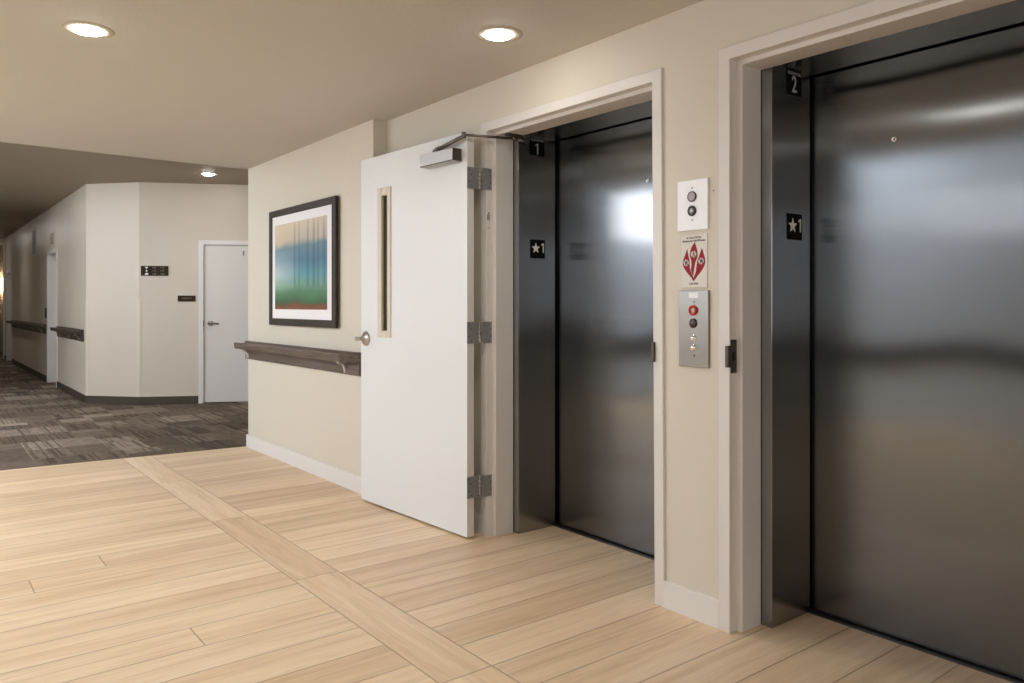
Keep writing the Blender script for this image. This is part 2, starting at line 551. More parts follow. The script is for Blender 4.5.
def u_poly(o0, o1, zo, i0, i1, zi, zb=0.0, lean=0.0):
    return [(o0 - lean, zb), (o0, zo), (o1, zo), (o1, zb), (i1, zb), (i1, zi), (i0, zi), (i0 - lean, zb)]

names = ['left elevator with the open fire door', 'right elevator']
for k, L in enumerate(LIFT):
    fr = MB()
    fr.prism(u_poly(L['o0'], L['o1'], 2.163, L['r0'], L['r1'], 2.116, lean=0.015 if k == 0 else 0.0), 'x', XF, 2.436, bev=0.0015)
    fr.prism(u_poly(L['o0'] + 0.01, L['o1'] - 0.01, 2.15, L['s0'], L['s1'], 2.098, lean=0.015 if k == 0 else 0.0), 'x', 2.436, 2.553, bev=0.0015)
    frame = struct(fr.build('trim_%d' % (k + 2), M['frame']), 'off-white door frame around the ' + names[k], 'door frame')
    # lip strike
    sp = MB()
    y = L['r0'] - 0.008 if k == 0 else L['r1']
    d = 1 if k == 0 else -1
    zc = 1.02
    sp.box(2.398, 2.432, min(y, y + d * 0.003), max(y, y + d * 0.003), zc - 0.062, zc + 0.062, 0.0008)
    sp.box(2.381, 2.40, min(y - d * 0.012, y + d * 0.003), max(y - d * 0.012, y + d * 0.003), zc - 0.04, zc + 0.04, 0.002)
    s = sp.build('strike_plate', M['bronze'], frame)
    s['label'] = 'dark bronze strike plate'
    hole = MB().box(2.407, 2.419, min(y, y + d * 0.0042), max(y, y + d * 0.0042), zc - 0.016, zc + 0.016).build('latch_hole', M['gap'], s)  # black block stands in for the shaded hole
    if k == 0:
        pl = MB().box(2.391, 2.415, L['r1'] - 0.003, L['r1'], 1.607, 1.702, 0.0008).build('contact_plate', M['frame'], frame)
        MB().box(2.395, 2.401, L['r1'] - 0.0045, L['r1'], 1.655, 1.682).box(2.405, 2.408, L['r1'] - 0.0045, L['r1'], 1.65, 1.69).box(2.399, 2.405, L['r1'] - 0.0045, L['r1'], 1.686, 1.694).box(2.399, 2.41, L['r1'] - 0.0045, L['r1'], 1.611, 1.614).build('contact_slot', M['screw'], pl)
    # steel entrance frame
    sf = MB()
    sf.prism(u_poly(L['o0'] - 0.03, L['o1'] + 0.03, 2.36, L['j0'], L['j1'], 2.113), 'x', 2.556, 2.812, bev=0.001)
    struct(sf.build('trim_%d' % (k + 4), M['steel_frame'], uv=True), 'brushed steel entrance jambs and soffit of the ' + names[k], 'elevator frame')
    # door
    o = MB().box(2.832, 2.862, L['j0'] - 0.06, L['j1'] + 0.06, 0.008, 2.16).build('door_%d' % (k + 2), M['steel_door'], uv=True)
    struct(o, 'brushed steel sliding door of the ' + names[k], 'elevator door')
    yk = 2.561 if k == 0 else 1.375
    MB().lathe([(0.0, 0.0), (0.004, 0.0), (0.004, 0.004), (0.0095, 0.004), (0.0095, 0.0), (0.0095, 0.001)], (2.832, yk, 1.812), (-1, 0, 0), 24).build('release_collar', M['chrome'], o)
    # black backing put in for the hoistway shade, and steel sill
    struct(MB().box(2.862, 2.90, L['o0'] - 0.03, L['o1'] + 0.03, -0.05, 2.4).box(2.812, 2.862, L['o0'] - 0.03, L['j0'] - 0.07, 0, 2.4).box(2.812, 2.862, L['j1'] + 0.07, L['o1'] + 0.03, 0, 2.4).build('wall_shaft_%d' % (k + 1), M['gap']), 'black backing for the hoistway shade behind the door of the ' + names[k], 'shaft')
    sl = MB()
    sl.box(2.80, 2.822, L['j0'] - 0.03, L['j1'] + 0.03, -0.03, 0.001)
    sl.box(2.826, 2.87, L['j0'] - 0.03, L['j1'] + 0.03, -0.03, 0.001)
    struct(sl.build('trim_%d' % (k + 6), M['bronze']), 'steel sill strip at the foot of the ' + names[k], 'elevator sill')

# ------------------------------------------------------------------ open fire door (hinge edge at P)
PX, PY = 2.283, 3.303
ang = math.atan2(-1.070, 0.057)
D = empty('door_1', (PX, PY, 0), ang, 'white fire door standing open against the wall, with narrow vision panel', 'door', kind='structure')
LW, TH, ZB, ZT = 1.0715, 0.044, 0.012, 2.103
V0, V1, VZ0, VZ1 = -0.845, -0.748, 1.04, 1.885     # cut-out
lf = MB()
lf.box(-LW, V0, 0, TH, ZB, ZT)
lf.box(V1, 0, 0, TH, ZB, ZT)
lf.box(V0, V1, 0, TH, ZB, VZ0)
lf.box(V0, V1, 0, TH, VZ1, ZT)
bmesh.ops.remove_doubles(lf.bm, verts=lf.bm.verts[:], dist=1e-5)
# door edge is painted a little darker cream
lf.build('door_leaf', M['leaf'], D)
ed = MB().box(-0.0005, 0.0006, 0.001, TH - 0.001, ZB + 0.001, ZT - 0.001).build('door_edge', M['frame'], D)
ed['label'] = 'cream painted hinge edge'
vf = MB()
o0, o1, z0, z1 = -0.868, -0.725, 1.018, 1.906
for (a, c, e, f) in ((o0, V0 + 0.022, z0, z1), (V1 - 0.012, o1, z0, z1), (V0 + 0.022, V1 - 0.012, z0, VZ0 + 0.018), (V0 + 0.022, V1 - 0.012, VZ1 - 0.026, z1)):
    vf.box(a, c, -0.008, 0.010, e, f, 0.003)
    vf.box(a, c, TH - 0.010, TH + 0.008, e, f, 0.003)
vp = vf.build('vision_frame', M['cream'], D)
vp['label'] = 'cream glazing bead around narrow vision glass'
MB().box(V0 + 0.005, V1 - 0.005, 0.018, 0.024, VZ0 + 0.004, VZ1 - 0.004).build('vision_glass', M['glass'], vp)
# knob
kn = MB().lathe([(0.0, 0.0), (0.045, 0.0), (0.045, 0.006), (0.038, 0.011), (0.034, 0.014), (0.026, 0.018), (0.016, 0.026), (0.011, 0.038), (0.010, 0.050), (0.0, 0.050)], (-1.011, 0, 1.004), (0, -1, 0)).build('handle_rose', M['nickel'], D)
kn['label'] = 'satin nickel round door rose'
MB().lathe([(0.0, 0.046), (0.011, 0.046), (0.014, 0.050), (0.0145, 0.070), (0.012, 0.076), (0.0, 0.076)], (-1.011, 0, 1.004), (0, -1, 0)).build('knob', M['nickel'], kn)
# closer
cb = MB().box(-0.341, -0.048, -0.060, 0.0, 1.955, 2.022, 0.002).build('door_closer', M['closer'], D)
cb['label'] = 'silver overhead door closer body'
MB().box(-0.0485, -0.0455, -0.058, -0.002, 1.957, 2.020).box(-0.3405, -0.0485, -0.0603, -0.057, 1.955, 1.9605).lathe([(0, 0), (0.008, 0), (0.008, 0.003), (0, 0.003)], (-0.046, -0.03, 1.985), (1, 0, 0), 16).build('closer_end_cap', M['bronze'], cb)
am = MB()
am.lathe([(0, 0), (0.014, 0), (0.014, 0.016), (0.009, 0.018), (0.009, 0.030), (0, 0.030)], (-0.225, -0.032, 2.020), (0, 0, 1), 20)
am.tube([(-0.245, -0.032, 2.034), (-0.225, -0.033, 2.038), (-0.195, -0.035, 2.042)], 0.012, 10)
am.tube([(-0.215, -0.034, 2.038), (0.018, -0.035, 2.072)], 0.0115, 10, flat=0.9)
am.lathe([(0, 0), (0.012, 0), (0.012, 0.03), (0, 0.03)], (0.018, -0.035, 2.062), (0, 0, 1), 16)
arm = am.build('closer_arm', M['closer_dark'], cb)
# forearm goes to a shoe under the frame head
inv = (Matrix.Translation((PX, PY, 0)) @ Matrix.Rotation(ang, 4, 'Z')).inverted()
e0 = Vector((0.018, -0.035, 2.078))
e1 = inv @ Vector((2.515, 3.205, 2.082))
fa = MB()
fa.tube([e0, e0.lerp(e1, 0.5), e1], 0.0065, 10)
fa.lathe([(0, 0), (0.013, 0), (0.013, 0.012), (0, 0.012)], e1 - Vector((0, 0, 0.006)), (0, 0, 1), 16)
fa.tube([e1 + Vector((0.0, 0.02, 0)), e1 + Vector((0.012, 0.085, -0.010))], 0.011, 10)
fa.build('closer_forearm', M['closer_dark'], arm)
sh = MB()
sh.box(-0.05, 0.05, -0.016, 0.016, 2.088, 2.098, 0.002)
shoe_loc = (2.500, 3.19, 0)
so = sh.build('arm_shoe', M['bronze'], bpy.data.objects['trim_2'], loc=shoe_loc, rz=0.0)
so['label'] = 'dark closer shoe under frame head'
# wide throw hinges
for zc in (1.867, 1.067, 0.267):
    h = MB()
    hz = 0.056
    h.box(-0.000, 0.003, -0.002, 0.072, zc - hz, zc + hz, 0.0006)       # leaf on door edge, thrown past the door
    ho = h.build('hinge', M['hinge'], D)
    ho['label'] = 'dull steel wide-throw hinge'
    k = MB()
    for j in range(5):
        k.lathe([(0, 0), (0.0072, 0.0006), (0.0072, 0.0214), (0, 0.022)], (0.006, 0.078, zc - hz + 0.001 + j * 0.022), (0, 0, 1), 14)
    k.build('hinge_knuckle', M['nickel'], ho)
    sc = MB()
    for (yy, zz) in ((0.012, 0.042), (0.024, 0.018), (0.012, -0.018), (0.024, -0.042)):
        sc.lathe([(0, 0), (0.0036, 0), (0.003, 0.0012), (0, 0.0012)], (0.003, yy, zc + zz), (1, 0, 0), 10)
    sc.build('hinge_screw', M['screw'], ho)
    # frame leaf in world coordinates relative to the frame
    f2 = MB().box(2.365, 2.424, LIFT[0]['r1'] - 0.003, LIFT[0]['r1'], zc - hz, zc + hz, 0.0006)
    for (xx, zz) in ((2.408, 0.044), (2.416, 0.018), (2.416, -0.018), (2.408, -0.044)):
        f2.lathe([(0, 0), (0.0036, 0), (0.003, 0.0012), (0, 0.0012)], (xx, LIFT[0]['r1'] - 0.003, zc + zz), (0, -1, 0), 10, mat=1)
    fl = f2.build('hinge_leaf', [M['hinge'], M['screw']], bpy.data.objects['trim_2'])
    fl['label'] = 'dull steel hinge leaf on frame'

def one(cx, cz, h, mat, parent):
    w_ = h * 0.13
    poly = [(cx + w_ / 2, cz - h / 2), (cx + w_ / 2, cz + h / 2), (cx - w_ * 0.2, cz + h / 2), (cx - h * 0.26, cz + h * 0.34), (cx - h * 0.26, cz + h * 0.23), (cx - w_ / 2, cz + h * 0.33), (cx - w_ / 2, cz - h / 2)]
    return MB().prism(poly, 'y', -0.0032, -0.002).build('numeral', mat, parent)

# ------------------------------------------------------------------ elevator signs on the steel jambs (facing -y)
for k, L in enumerate(LIFT):
    which = 'left' if k == 0 else 'right'
    e = empty('elevator_sign', (2.684 + 0.016 * k, L['j1'], 2.061 + 0.004 * k), 0, 'black plate reading ELEVATOR %d high on the %s steel jamb' % (k + 1, which), 'sign', 'elevator number plates')
    MB().box(-0.051, 0.051, -0.002, 0.0, -0.048, 0.046, 0.0005).build('sign_plate', M['black'], e)
    text_obj('lettering', 'ELEVATOR', 0.0165, M['letter_dim'], e, (0, -0.0024, 0.035), sx=1.12)
    if k == 0:
        one(0.002, -0.012, 0.060, M['letter_dim'], e)
    else:
        text_obj('numeral', '2', 0.090, M['letter_dim'], e, (0, -0.0024, -0.009), sx=0.76, bold=0.0012)
    e = empty('floor_sign', (2.687 + 0.016 * k, L['j1'], 1.511), 0, 'black tactile plate with star and 1 at eye level on the %s steel jamb' % which, 'sign', 'star floor plates')
    MB().box(-0.051, 0.051, -0.002, 0.0, -0.050, 0.050, 0.0005).build('sign_plate', M['black'], e)
    pts = []
    for i in range(10):
        r = 0.030 if i % 2 == 0 else 0.0125
        a = PI / 2 + i * PI / 5
        pts.append((-0.0135 + r * math.cos(a), 0.004 + r * math.sin(a)))
    MB().prism(pts, 'y', -0.0032, -0.002).build('star', M['letter'], e)
    one(0.0385, 0.007, 0.052, M['letter'], e)

# ------------------------------------------------------------------ call stations and fire notice between the lifts
YC = 1.940
# white upper station
e = empty('call_station', (XW + 0.0006, YC, 1.595), WALLROT, 'white two-button hall station, topmost on the wall between the elevators', 'call panel')
MB().box(-0.073, 0.073, -0.009, 0.0, -0.097, 0.097, 0.002).build('face_plate', M['white_plate'], e)
c = MB().lathe([(0.0, 0.009), (0.0195, 0.009), (0.0195, 0.012), (0.0165, 0.0128), (0.0, 0.0135)], (0, 0, 0.033), (0, -1, 0), 32).build('button', M['button_grey'], e)
MB().lathe([(0.0165, 0.0088), (0.0205, 0.0088), (0.0205, 0.0135), (0.0165, 0.0135)], (0, 0, 0.033), (0, -1, 0), 32).build('button_bezel', M['button_ring'], c)
c = MB().lathe([(0.0, 0.009), (0.0205, 0.009), (0.0205, 0.013), (0.0150, 0.0138), (0.0145, 0.011), (0.0, 0.011)], (0, 0, -0.022), (0, -1, 0), 32).build('key_switch', M['button_ring'], e)
MB().lathe([(0.0, 0.011), (0.0115, 0.011), (0.0115, 0.0148), (0.0085, 0.0152), (0.008, 0.012), (0, 0.012)], (0, 0, -0.022), (0, -1, 0), 24).build('switch_core', M['hinge'], c)
MB().lathe([(0.0, 0.011), (0.0055, 0.011), (0.005, 0.0158), (0.0, 0.016)], (0, 0, -0.022), (0, -1, 0), 20).build('switch_cap', M['white_plate'], c)
for zz in (0.067, -0.057):
    MB().lathe([(0, 0.0088), (0.004, 0.0088), (0.0034, 0.0102), (0, 0.0104)], (0, 0, zz), (0, -1, 0), 14).build('plate_screw', M['hinge'], e)

# fire notice
e = empty('fire_notice', (XW, 1.936, 1.380), WALLROT, 'white fire notice with three red flames between the two call panels', 'notice')
MB().box(-0.062, 0.062, -0.003, 0.0, -0.102, 0.102, 0.0008).build('notice_card', M['paper'], e)
MB().box(-0.0635, 0.0635, -0.0022, 0.0002, -0.1035, 0.1035).build('notice_backing', M['cream'], e)
text_obj('lettering', 'In Case Of Fire', 0.0115, M['ink'], e, (0.0, -0.0034, 0.090), extrude=0.0003, bold=0.0002)
text_obj('lettering', 'Elevators Are Out Of Service', 0.0105, M['ink'], e, (0.0, -0.0034, 0.0775), extrude=0.0003, sx=0.87, bold=0.0003)
text_obj('lettering', 'Use Exit', 0.0125, M['ink'], e, (0.0, -0.0034, -0.0875), extrude=0.0003, bold=0.0002)
def curve(pts, n=6):
    """closed Catmull-Rom through pts; (x, y, 'c') marks a corner"""
    P = [(p[0], p[1]) for p in pts]
    N = len(P)
    out = []
    for i in range(N):
        p0, p1, p2, p3 = P[i - 1], P[i], P[(i + 1) % N], P[(i + 2) % N]
        if len(pts[i]) > 2:
            p0 = p1
        if len(pts[(i + 1) % N]) > 2:
            p3 = p2
        for k in range(n):
            s = k / n
            f = lambda a, b_, c_, d_: 0.5 * ((2 * b_) + (-a + c_) * s + (2 * a - 5 * b_ + 4 * c_ - d_) * s * s + (-a + 3 * b_ - 3 * c_ + d_) * s ** 3)
            out.append((f(p0[0], p1[0], p2[0], p3[0]), f(p0[1], p1[1], p2[1], p3[1])))
    return out
def grow(poly, d):
    cx = sum(p[0] for p in poly) / len(poly)
    cy = sum(p[1] for p in poly) / len(poly)
    n = len(poly)
    out = []
    for i in range(n):
        a, b_ = poly[i - 1], poly[(i + 1) % n]
        tx, ty = b_[0] - a[0], b_[1] - a[1]
        l = math.hypot(tx, ty) or 1
        out.append((poly[i][0] + ty / l * d, poly[i][1] - tx / l * d))
    return out
def area(p):
    return 0.5 * sum(p[i - 1][0] * p[i][1] - p[i][0] * p[i - 1][1] for i in range(len(p)))
mid = curve([(0.004, 0.0706, 'c'), (0.0125, 0.046), (0.0168, 0.026), (0.013, 0.008), (0.0055, -0.006), (0.0, -0.030), (-0.0045, -0.055, 'c'), (-0.0125, -0.036), (-0.0105, -0.012), (-0.0135, 0.008), (-0.0185, 0.024), (-0.012, 0.050)])
lft = curve([(-0.0335, 0.046, 'c'), (-0.0275, 0.020), (-0.0225, 0.000), (-0.0225, -0.020), (-0.014, -0.046), (-0.005, -0.062), (-0.001, -0.077, 'c'), (-0.016, -0.059), (-0.036, -0.039), (-0.0525, -0.014), (-0.050, 0.008), (-0.041, 0.026)])
rgt = curve([(0.038, 0.046, 'c'), (0.0455, 0.024), (0.0525, 0.002), (0.049, -0.018), (0.034, -0.040), (0.014, -0.060), (-0.001, -0.077, 'c'), (0.001, -0.063), (0.0095, -0.044), (0.0135, -0.022), (0.018, 0.000), (0.0275, 0.020)])
for poly, cx, cz in ((lft, -0.0375, -0.006), (mid, -0.001, 0.026), (rgt, 0.0350, -0.002)):
    if area(poly) < 0:
        poly.reverse()
    fo = MB().prism(poly, 'y', -0.0036, -0.003).build('flame', M['flame'], e)
    MB().prism(grow(poly, 0.0013), 'y', -0.0033, -0.003).build('flame_outline', M['ink'], fo)
    MB().lathe([(0, 0.0034), (0.0128, 0.0034), (0.0128, 0.0039), (0, 0.0039)], (cx, 0, cz), (0, -1, 0), 28).build('pictogram_disc', M['paper'], fo)
    g = MB()
    if cx == -0.001:        # walking figure
        g.lathe([(0, 0.0038), (0.003, 0.0038), (0.003, 0.0043), (0, 0.0043)], (cx, 0, cz + 0.009), (0, -1, 0), 12)
        for a_, b_ in (((0, 0.005), (0.001, -0.002)), ((0.001, -0.002), (-0.006, -0.010)), ((0.001, -0.002), (0.006, -0.010)), ((0, 0.004), (-0.006, 0.000)), ((0, 0.004), (0.006, 0.001))):
            g.tube([(cx + a_[0], -0.0041, cz + a_[1]), (cx + b_[0], -0.0041, cz + b_[1])], 0.0014, 6)
    else:                  # barred pictogram
        g.tube([(cx - 0.009, -0.0041, cz + 0.009), (cx + 0.009, -0.0041, cz - 0.009)], 0.0016, 6)
        g.box(cx - 0.006, cx - 0.002, -0.0043, -0.0038, cz - 0.008, cz + 0.006)
        g.box(cx + 0.001, cx + 0.006, -0.0043, -0.0038, cz - 0.004, cz + 0.009)
    g.build('pictogram', M['ink'], fo)

# steel lower station
e = empty('call_station', (XW + 0.0006, 1.934, 1.1185), WALLROT, 'brushed steel hall station with red-ringed button, lowest on the wall', 'call panel')
MB().box(-0.071, 0.071, -0.010, 0.0, -0.1475, 0.1475, 0.0015).build('face_plate', M['steel_plate'], e, uv=True)
MB().box(-0.0225, 0.0245, -0.0108, -0.0095, 0.118, 0.139, 0.0004).build('label_plate', M['white_plate'], e)
c = MB().lathe([(0.0115, 0.0095), (0.0195, 0.0095), (0.0205, 0.012), (0.0195, 0.0165), (0.0165, 0.019), (0.0125, 0.018), (0.0115, 0.014)], (0.0, 0, 0.071), (0, -1, 0), 32).build('fire_button_ring', M['red'], e)
c['label'] = 'red ring around fire button'
MB().lathe([(0, 0.0095), (0.0115, 0.0095), (0.0115, 0.013), (0.0, 0.014)], (0, 0, 0.071), (0, -1, 0), 28).build('button_lens', M['lens_white'], c)
c = MB().lathe([(0, 0.0095), (0.0185, 0.0095), (0.0185, 0.012), (0.016, 0.014), (0, 0.0165)], (0.0, 0, 0.021), (0, -1, 0), 32).build('indicator_lens', M['maroon'], e)
for zz in (-0.036, -0.073):
    c = MB().lathe([(0, 0.0095), (0.0135, 0.0095), (0.0135, 0.0115), (0.0115, 0.0115), (0.011, 0.0150), (0.008, 0.0185), (0.0, 0.020)], (0.0, 0, zz), (0, -1, 0), 28).build('call_button', M['chrome'], e)
for zz in (0.104, -0.104):
    MB().lathe([(0, 0.0095), (0.004, 0.0095), (0.0034, 0.0112), (0, 0.0114)], (0.004, 0, zz), (0, -1, 0), 14).build('plate_screw', M['screw'], e)
tag(MB().lathe([(0, 0), (0.004, 0), (0.003, 0.002), (0, 0.0025)], (XW, 1.846, 1.641), (-1, 0, 0), 14).build('wall_screw', M['hinge']), 'tiny screw in the cream wall right of the white station', 'screw')

# ------------------------------------------------------------------ framed picture
e = empty('framed_picture', (XL, 5.450, 1.500), WALLROT, 'large dark-framed print of blurred blue trees above the handrail', 'picture')
W2, H2 = 0.605, 0.4455
fw = 0.062
f = MB()
f.box(-W2, -W2 + fw, -0.035, -0.013, -H2, H2, 0.003)
f.box(W2 - fw, W2, -0.035, -0.013, -H2, H2, 0.003)
f.box(-W2 + fw - 0.002, W2 - fw + 0.002, -0.035, -0.013, H2 - 0.052, H2, 0.003)
f.box(-W2 + fw - 0.002, W2 - fw + 0.002, -0.035, -0.013, -H2, -H2 + 0.052, 0.003)
f.build('picture_frame', M['espresso'], e)
MB().box(-W2 + 0.03, W2 - 0.03, -0.0285, -0.004, -H2 + 0.03, H2 - 0.03).build('mat_board', M['mat_board'], e)
pw, ph = 0.950, 0.651
p = MB().box(-pw / 2, pw / 2, -0.0012, 0.0, -ph / 2, ph / 2).build('print', art_print(pw, ph), e, loc=(-0.0125, -0.0285, 0.0025))

# ------------------------------------------------------------------ handrails
def handrail(loc, rz, x0, x1, label, mat, brackets, ret0=False, ret1=False, bracket_mat=None, group=None):
    """local x along the wall, y into wall, z = floor level 0"""
    e = empty('handrail', loc, rz, label, 'handrail', group)
    bp = MB().box(x0, x1, -0.020, 0.0, 0.755, 0.905, 0.002).build('back_plate', mat, e)
    prof = [(-0.019, 0.903), (-0.032, 0.886), (-0.088, 0.886), (-0.094, 0.893), (-0.112, 0.892), (-0.116, 0.884), (-0.113, 0.850), (-0.104, 0.842), (-0.080, 0.838), (-0.050, 0.842), (-0.019, 0.850)]
    m = MB()
    b = bmesh.new()
    xs = []
    n = len(prof)
    rings = []
    for end, xe in ((0, x0), (1, x1)):
        ret = (ret0, ret1)[end]
        ring = []
        for (py, pz) in prof:
            d = (-py - 0.019) if ret else 0.0          # mitred return to the wall
            ring.append(b.verts.new((xe + (d if end == 0 else -d) , py, pz)))
        rings.append(ring)
    for i in range(n):
        b.faces.new((rings[0][i], rings[0][(i + 1) % n], rings[1][(i + 1) % n], rings[1][i]))
    b.faces.new(rings[0][::-1])
    b.faces.new(rings[1])
    m._merge(b)
    m.build('rail', mat, e)
    for xb in brackets:
        m = MB()
        pts = []
        for k in range(13):
            s = k / 12
            pts.append((xb, -0.085 + 0.062 * s, 0.842 - 0.010 * math.sin(s * PI * 2) - 0.068 * s ** 2.0))
        m.tube(pts, 0.012, 8, flat=0.45)
        m.tube([(xb, -0.024, 0.806), (xb, -0.022, 0.766)], 0.011, 8)
        m.build('bracket', bracket_mat or M['white'], e)
    return e
handrail((XL - 0.001, 0, 0), WALLROT, -6.64, -4.53, 'dark walnut handrail on the cream wall under the framed picture', M['rail'], (-6.56, -4.72), False, True)

# ------------------------------------------------------------------ far walls
A = Vector((1.76, 10.79, 0)); B = Vector((2.239, 10.233, 0)); C = Vector((4.35, 9.10, 0))
def facet_ang(p, q):
    return math.atan2(q.y - p.y, q.x - p.x)
aAB, aBC = facet_ang(A, B), facet_ang(B, C)
def wall_poly(p, q, th, z0, z1):
    d = (q - p).normalized()
    n = Vector((-d.y, d.x, 0)) * th
    return [(p.x, p.y), (q.x, q.y), (q.x + n.x, q.y + n.y), (p.x + n.x, p.y + n.y)]
struct(MB().prism(wall_poly(A, B, 0.12, 0, 0), 'z', 0, ZH).build('wall_corner', M['wall_far']), 'narrow angled wall piece at the hallway corner', 'wall')
LBC = (C - B).length
bc = MB()
F0, F1, FZ = 0.735, 1.675, 1.98         # door opening on the facet
bc.box(0, F0, 0, 0.12, 0, ZH)
bc.box(F1, LBC, 0, 0.12, 0, ZH)
bc.box(F0, F1, 0, 0.12, FZ, ZH)
struct(bc.build('wall_far', M['wall_far'], loc=B, rz=aBC), 'grey-beige wall facing the lobby with directory sign and door', 'wall')
bb = MB().box(0, 0.688, -0.010, 0.0, 0, 0.095, 0.002).box(1.722, LBC, -0.010, 0.0, 0, 0.095, 0.002)
struct(bb.build('baseboard_far', M['dark_base'], loc=B, rz=aBC), 'dark vinyl baseboard under the directory sign wall', 'baseboard')
struct(MB().box(0.0, (B - A).length + 0.004, -0.010, 0.0, 0, 0.095, 0.002).build('baseboard_corner', M['dark_base'], loc=A, rz=aAB), 'dark vinyl baseboard on the angled corner wall', 'baseboard')
# far door
D4 = empty('door_4', B, aBC, 'pale closed door with lever handle in the far wall', 'door', kind='structure')
MB().box(0.748, 1.662, 0.012, 0.056, 0.012, 1.950, 0.001).build('door_leaf', M['leaf_far'], D4)
k = MB().lathe([(0, 0), (0.032, 0), (0.032, 0.008), (0.026, 0.014), (0.012, 0.02), (0.012, 0.045), (0, 0.045)], (0.822, 0.012, 0.985), (0, -1, 0), 24).build('handle_rose', M['nickel'], D4)
MB().tube([(0.815, -0.035, 0.985), (0.86, -0.037, 0.985), (0.925, -0.034, 0.980)], 0.010, 10, flat=0.8).build('lever', M['closer_dark'], k)
hk = MB().box(1.205, 1.222, 0.004, 0.013, 1.825, 1.880, 0.002).build('coat_hook', M['hinge'], D4)
fr = MB()
fr.prism([(0.688, 0), (0.688, 2.006), (1.722, 2.006), (1.722, 0), (1.665, 0), (1.665, 1.953), (0.745, 1.953), (0.745, 0)], 'y', -0.012, 0.10, bev=0.001)
t8 = struct(fr.build('trim_8', M['white'], loc=B, rz=aBC), 'white frame around the far pale door', 'door frame')
MB().box(0.7435, 0.7465, -0.014, 0.012, 0.945, 1.02).build('strike_plate', M['bronze'], t8)
# signs
e = empty('directory_sign', B, aBC, 'dark brown three-row room directory sign near the wall corner', 'sign')
MB().box(0.023, 0.338, -0.006, 0.0, 1.566, 1.686, 0.001).build('sign_plate', M['brown_sign'], e)
for r_, (tx, zz) in enumerate((('101 - 113', 1.664), ('114 - 137', 1.626), ('138 - 150', 1.588))):
    text_obj('lettering', tx[:3] + '  -  ' + tx[-3:], 0.030, M['letter_tan'], e, (0.222, -0.0065, zz), sx=1.05)
for pl_ in ([(0.068, 1.674), (0.108, 1.674), (0.094, 1.654), (0.082, 1.654)], [(0.077, 1.626), (0.088, 1.642), (0.099, 1.626), (0.088, 1.610)], [(0.068, 1.582), (0.082, 1.599), (0.106, 1.599), (0.106, 1.578), (0.072, 1.576)]):
    MB().prism(pl_, 'y', -0.0075, -0.006).build('symbol', M['letter'], e)
e = empty('room_sign', B, aBC, 'small dark brown room name sign left of the far pale door', 'sign')
MB().box(0.446, 0.652, -0.006, 0.0, 1.252, 1.326, 0.001).build('sign_plate', M['brown_sign'], e)
text_obj('lettering', 'STAIR EXIT', 0.026, M['letter_tan'], e, (0.549, -0.0065, 1.291), sx=0.9)
# corner guards
for (P0, a, x0, lab) in ((A, aAB, 0.0, 'thin beige corner guard at the left corner by the hallway'), (B, aBC, 0.0, 'thin beige corner guard below the directory sign')):
    e = empty('corner_guard', P0, a, lab, 'corner guard', 'corner guards')
    MB().box(-0.002, 0.026, -0.0035, 0.0, 0.095, 1.285).build('guard_wing', M['cream'], e)
    o = MB().box(-0.026, 0.002, -0.0035, 0.0, 0.095, 1.285).build('guard_wing', M['cream'], e, rz=(PI / 2 + (-PI / 2 - a) - PI / 2 + PI / 2) if P0 is A else (aAB - aBC))
    if P0 is A:
        o.rotation_euler = (0, 0, -PI / 2 - a)

# ------------------------------------------------------------------ hallway right wall (x = 1.76, facing -x)
XH = 1.76
YEND = 20.7
hw = MB()
dA0, dA1, dB0, dB1 = 13.12, 14.03, 19.25, 20.2
hw.box(XH, XH + 0.14, 10.79, dA0, 0, ZH)
hw.box(XH, XH + 0.14, dA1, dB0, 0, ZH)
hw.box(XH, XH + 0.14, dB1, YEND, 0, ZH)
hw.box(XH, XH + 0.14, dA0, dA1, 2.0, ZH)
hw.box(XH, XH + 0.14, dB0, dB1, 1.92, ZH)
struct(hw.build('wall_hall', M['wall_far']), 'long hallway wall receding at the left', 'wall')
hb = MB()
for a_, b_ in ((10.79, dA0 - 0.05), (dA1 + 0.05, dB0 - 0.05), (dB1 + 0.05, YEND)):
    hb.box(XH - 0.010, XH, a_, b_, 0, 0.095, 0.002)
struct(hb.build('baseboard_hall', M['dark_base']), 'dark vinyl baseboard along the hallway wall', 'baseboard')
for n_, (y0, y1, zt, lab) in enumerate(((dA0, dA1, 2.0, 'nearer recessed hallway door'), (dB0, dB1, 1.92, 'farther recessed hallway door'))):
    f = MB().prism([(y0 - 0.045, 0), (y0 - 0.045, zt + 0.05), (y1 + 0.045, zt + 0.05), (y1 + 0.045, 0), (y1 - 0.012, 0), (y1 - 0.012, zt - 0.012), (y0 + 0.012, zt - 0.012), (y0 + 0.012, 0)], 'x', XH - 0.012, XH + 0.13, bev=0.001)
    struct(f.build('trim_%d' % (9 + n_), M['white']), 'white frame of the ' + lab, 'door frame')
    o = MB().box(XH + 0.12, XH + 0.16, y0 + 0.012, y1 - 0.012, 0.005, zt - 0.012).build('door_%d' % (5 + n_), M['leaf_far'])
    struct(o, 'pale leaf of the ' + lab, 'door')
    MB().lathe([(0, 0), (0.03, 0), (0.03, 0.01), (0.012, 0.015), (0.012, 0.06), (0, 0.06)], (XH + 0.12, y0 + 0.08, 0.98), (-1, 0, 0), 16).build('handle', M['nickel'], o)
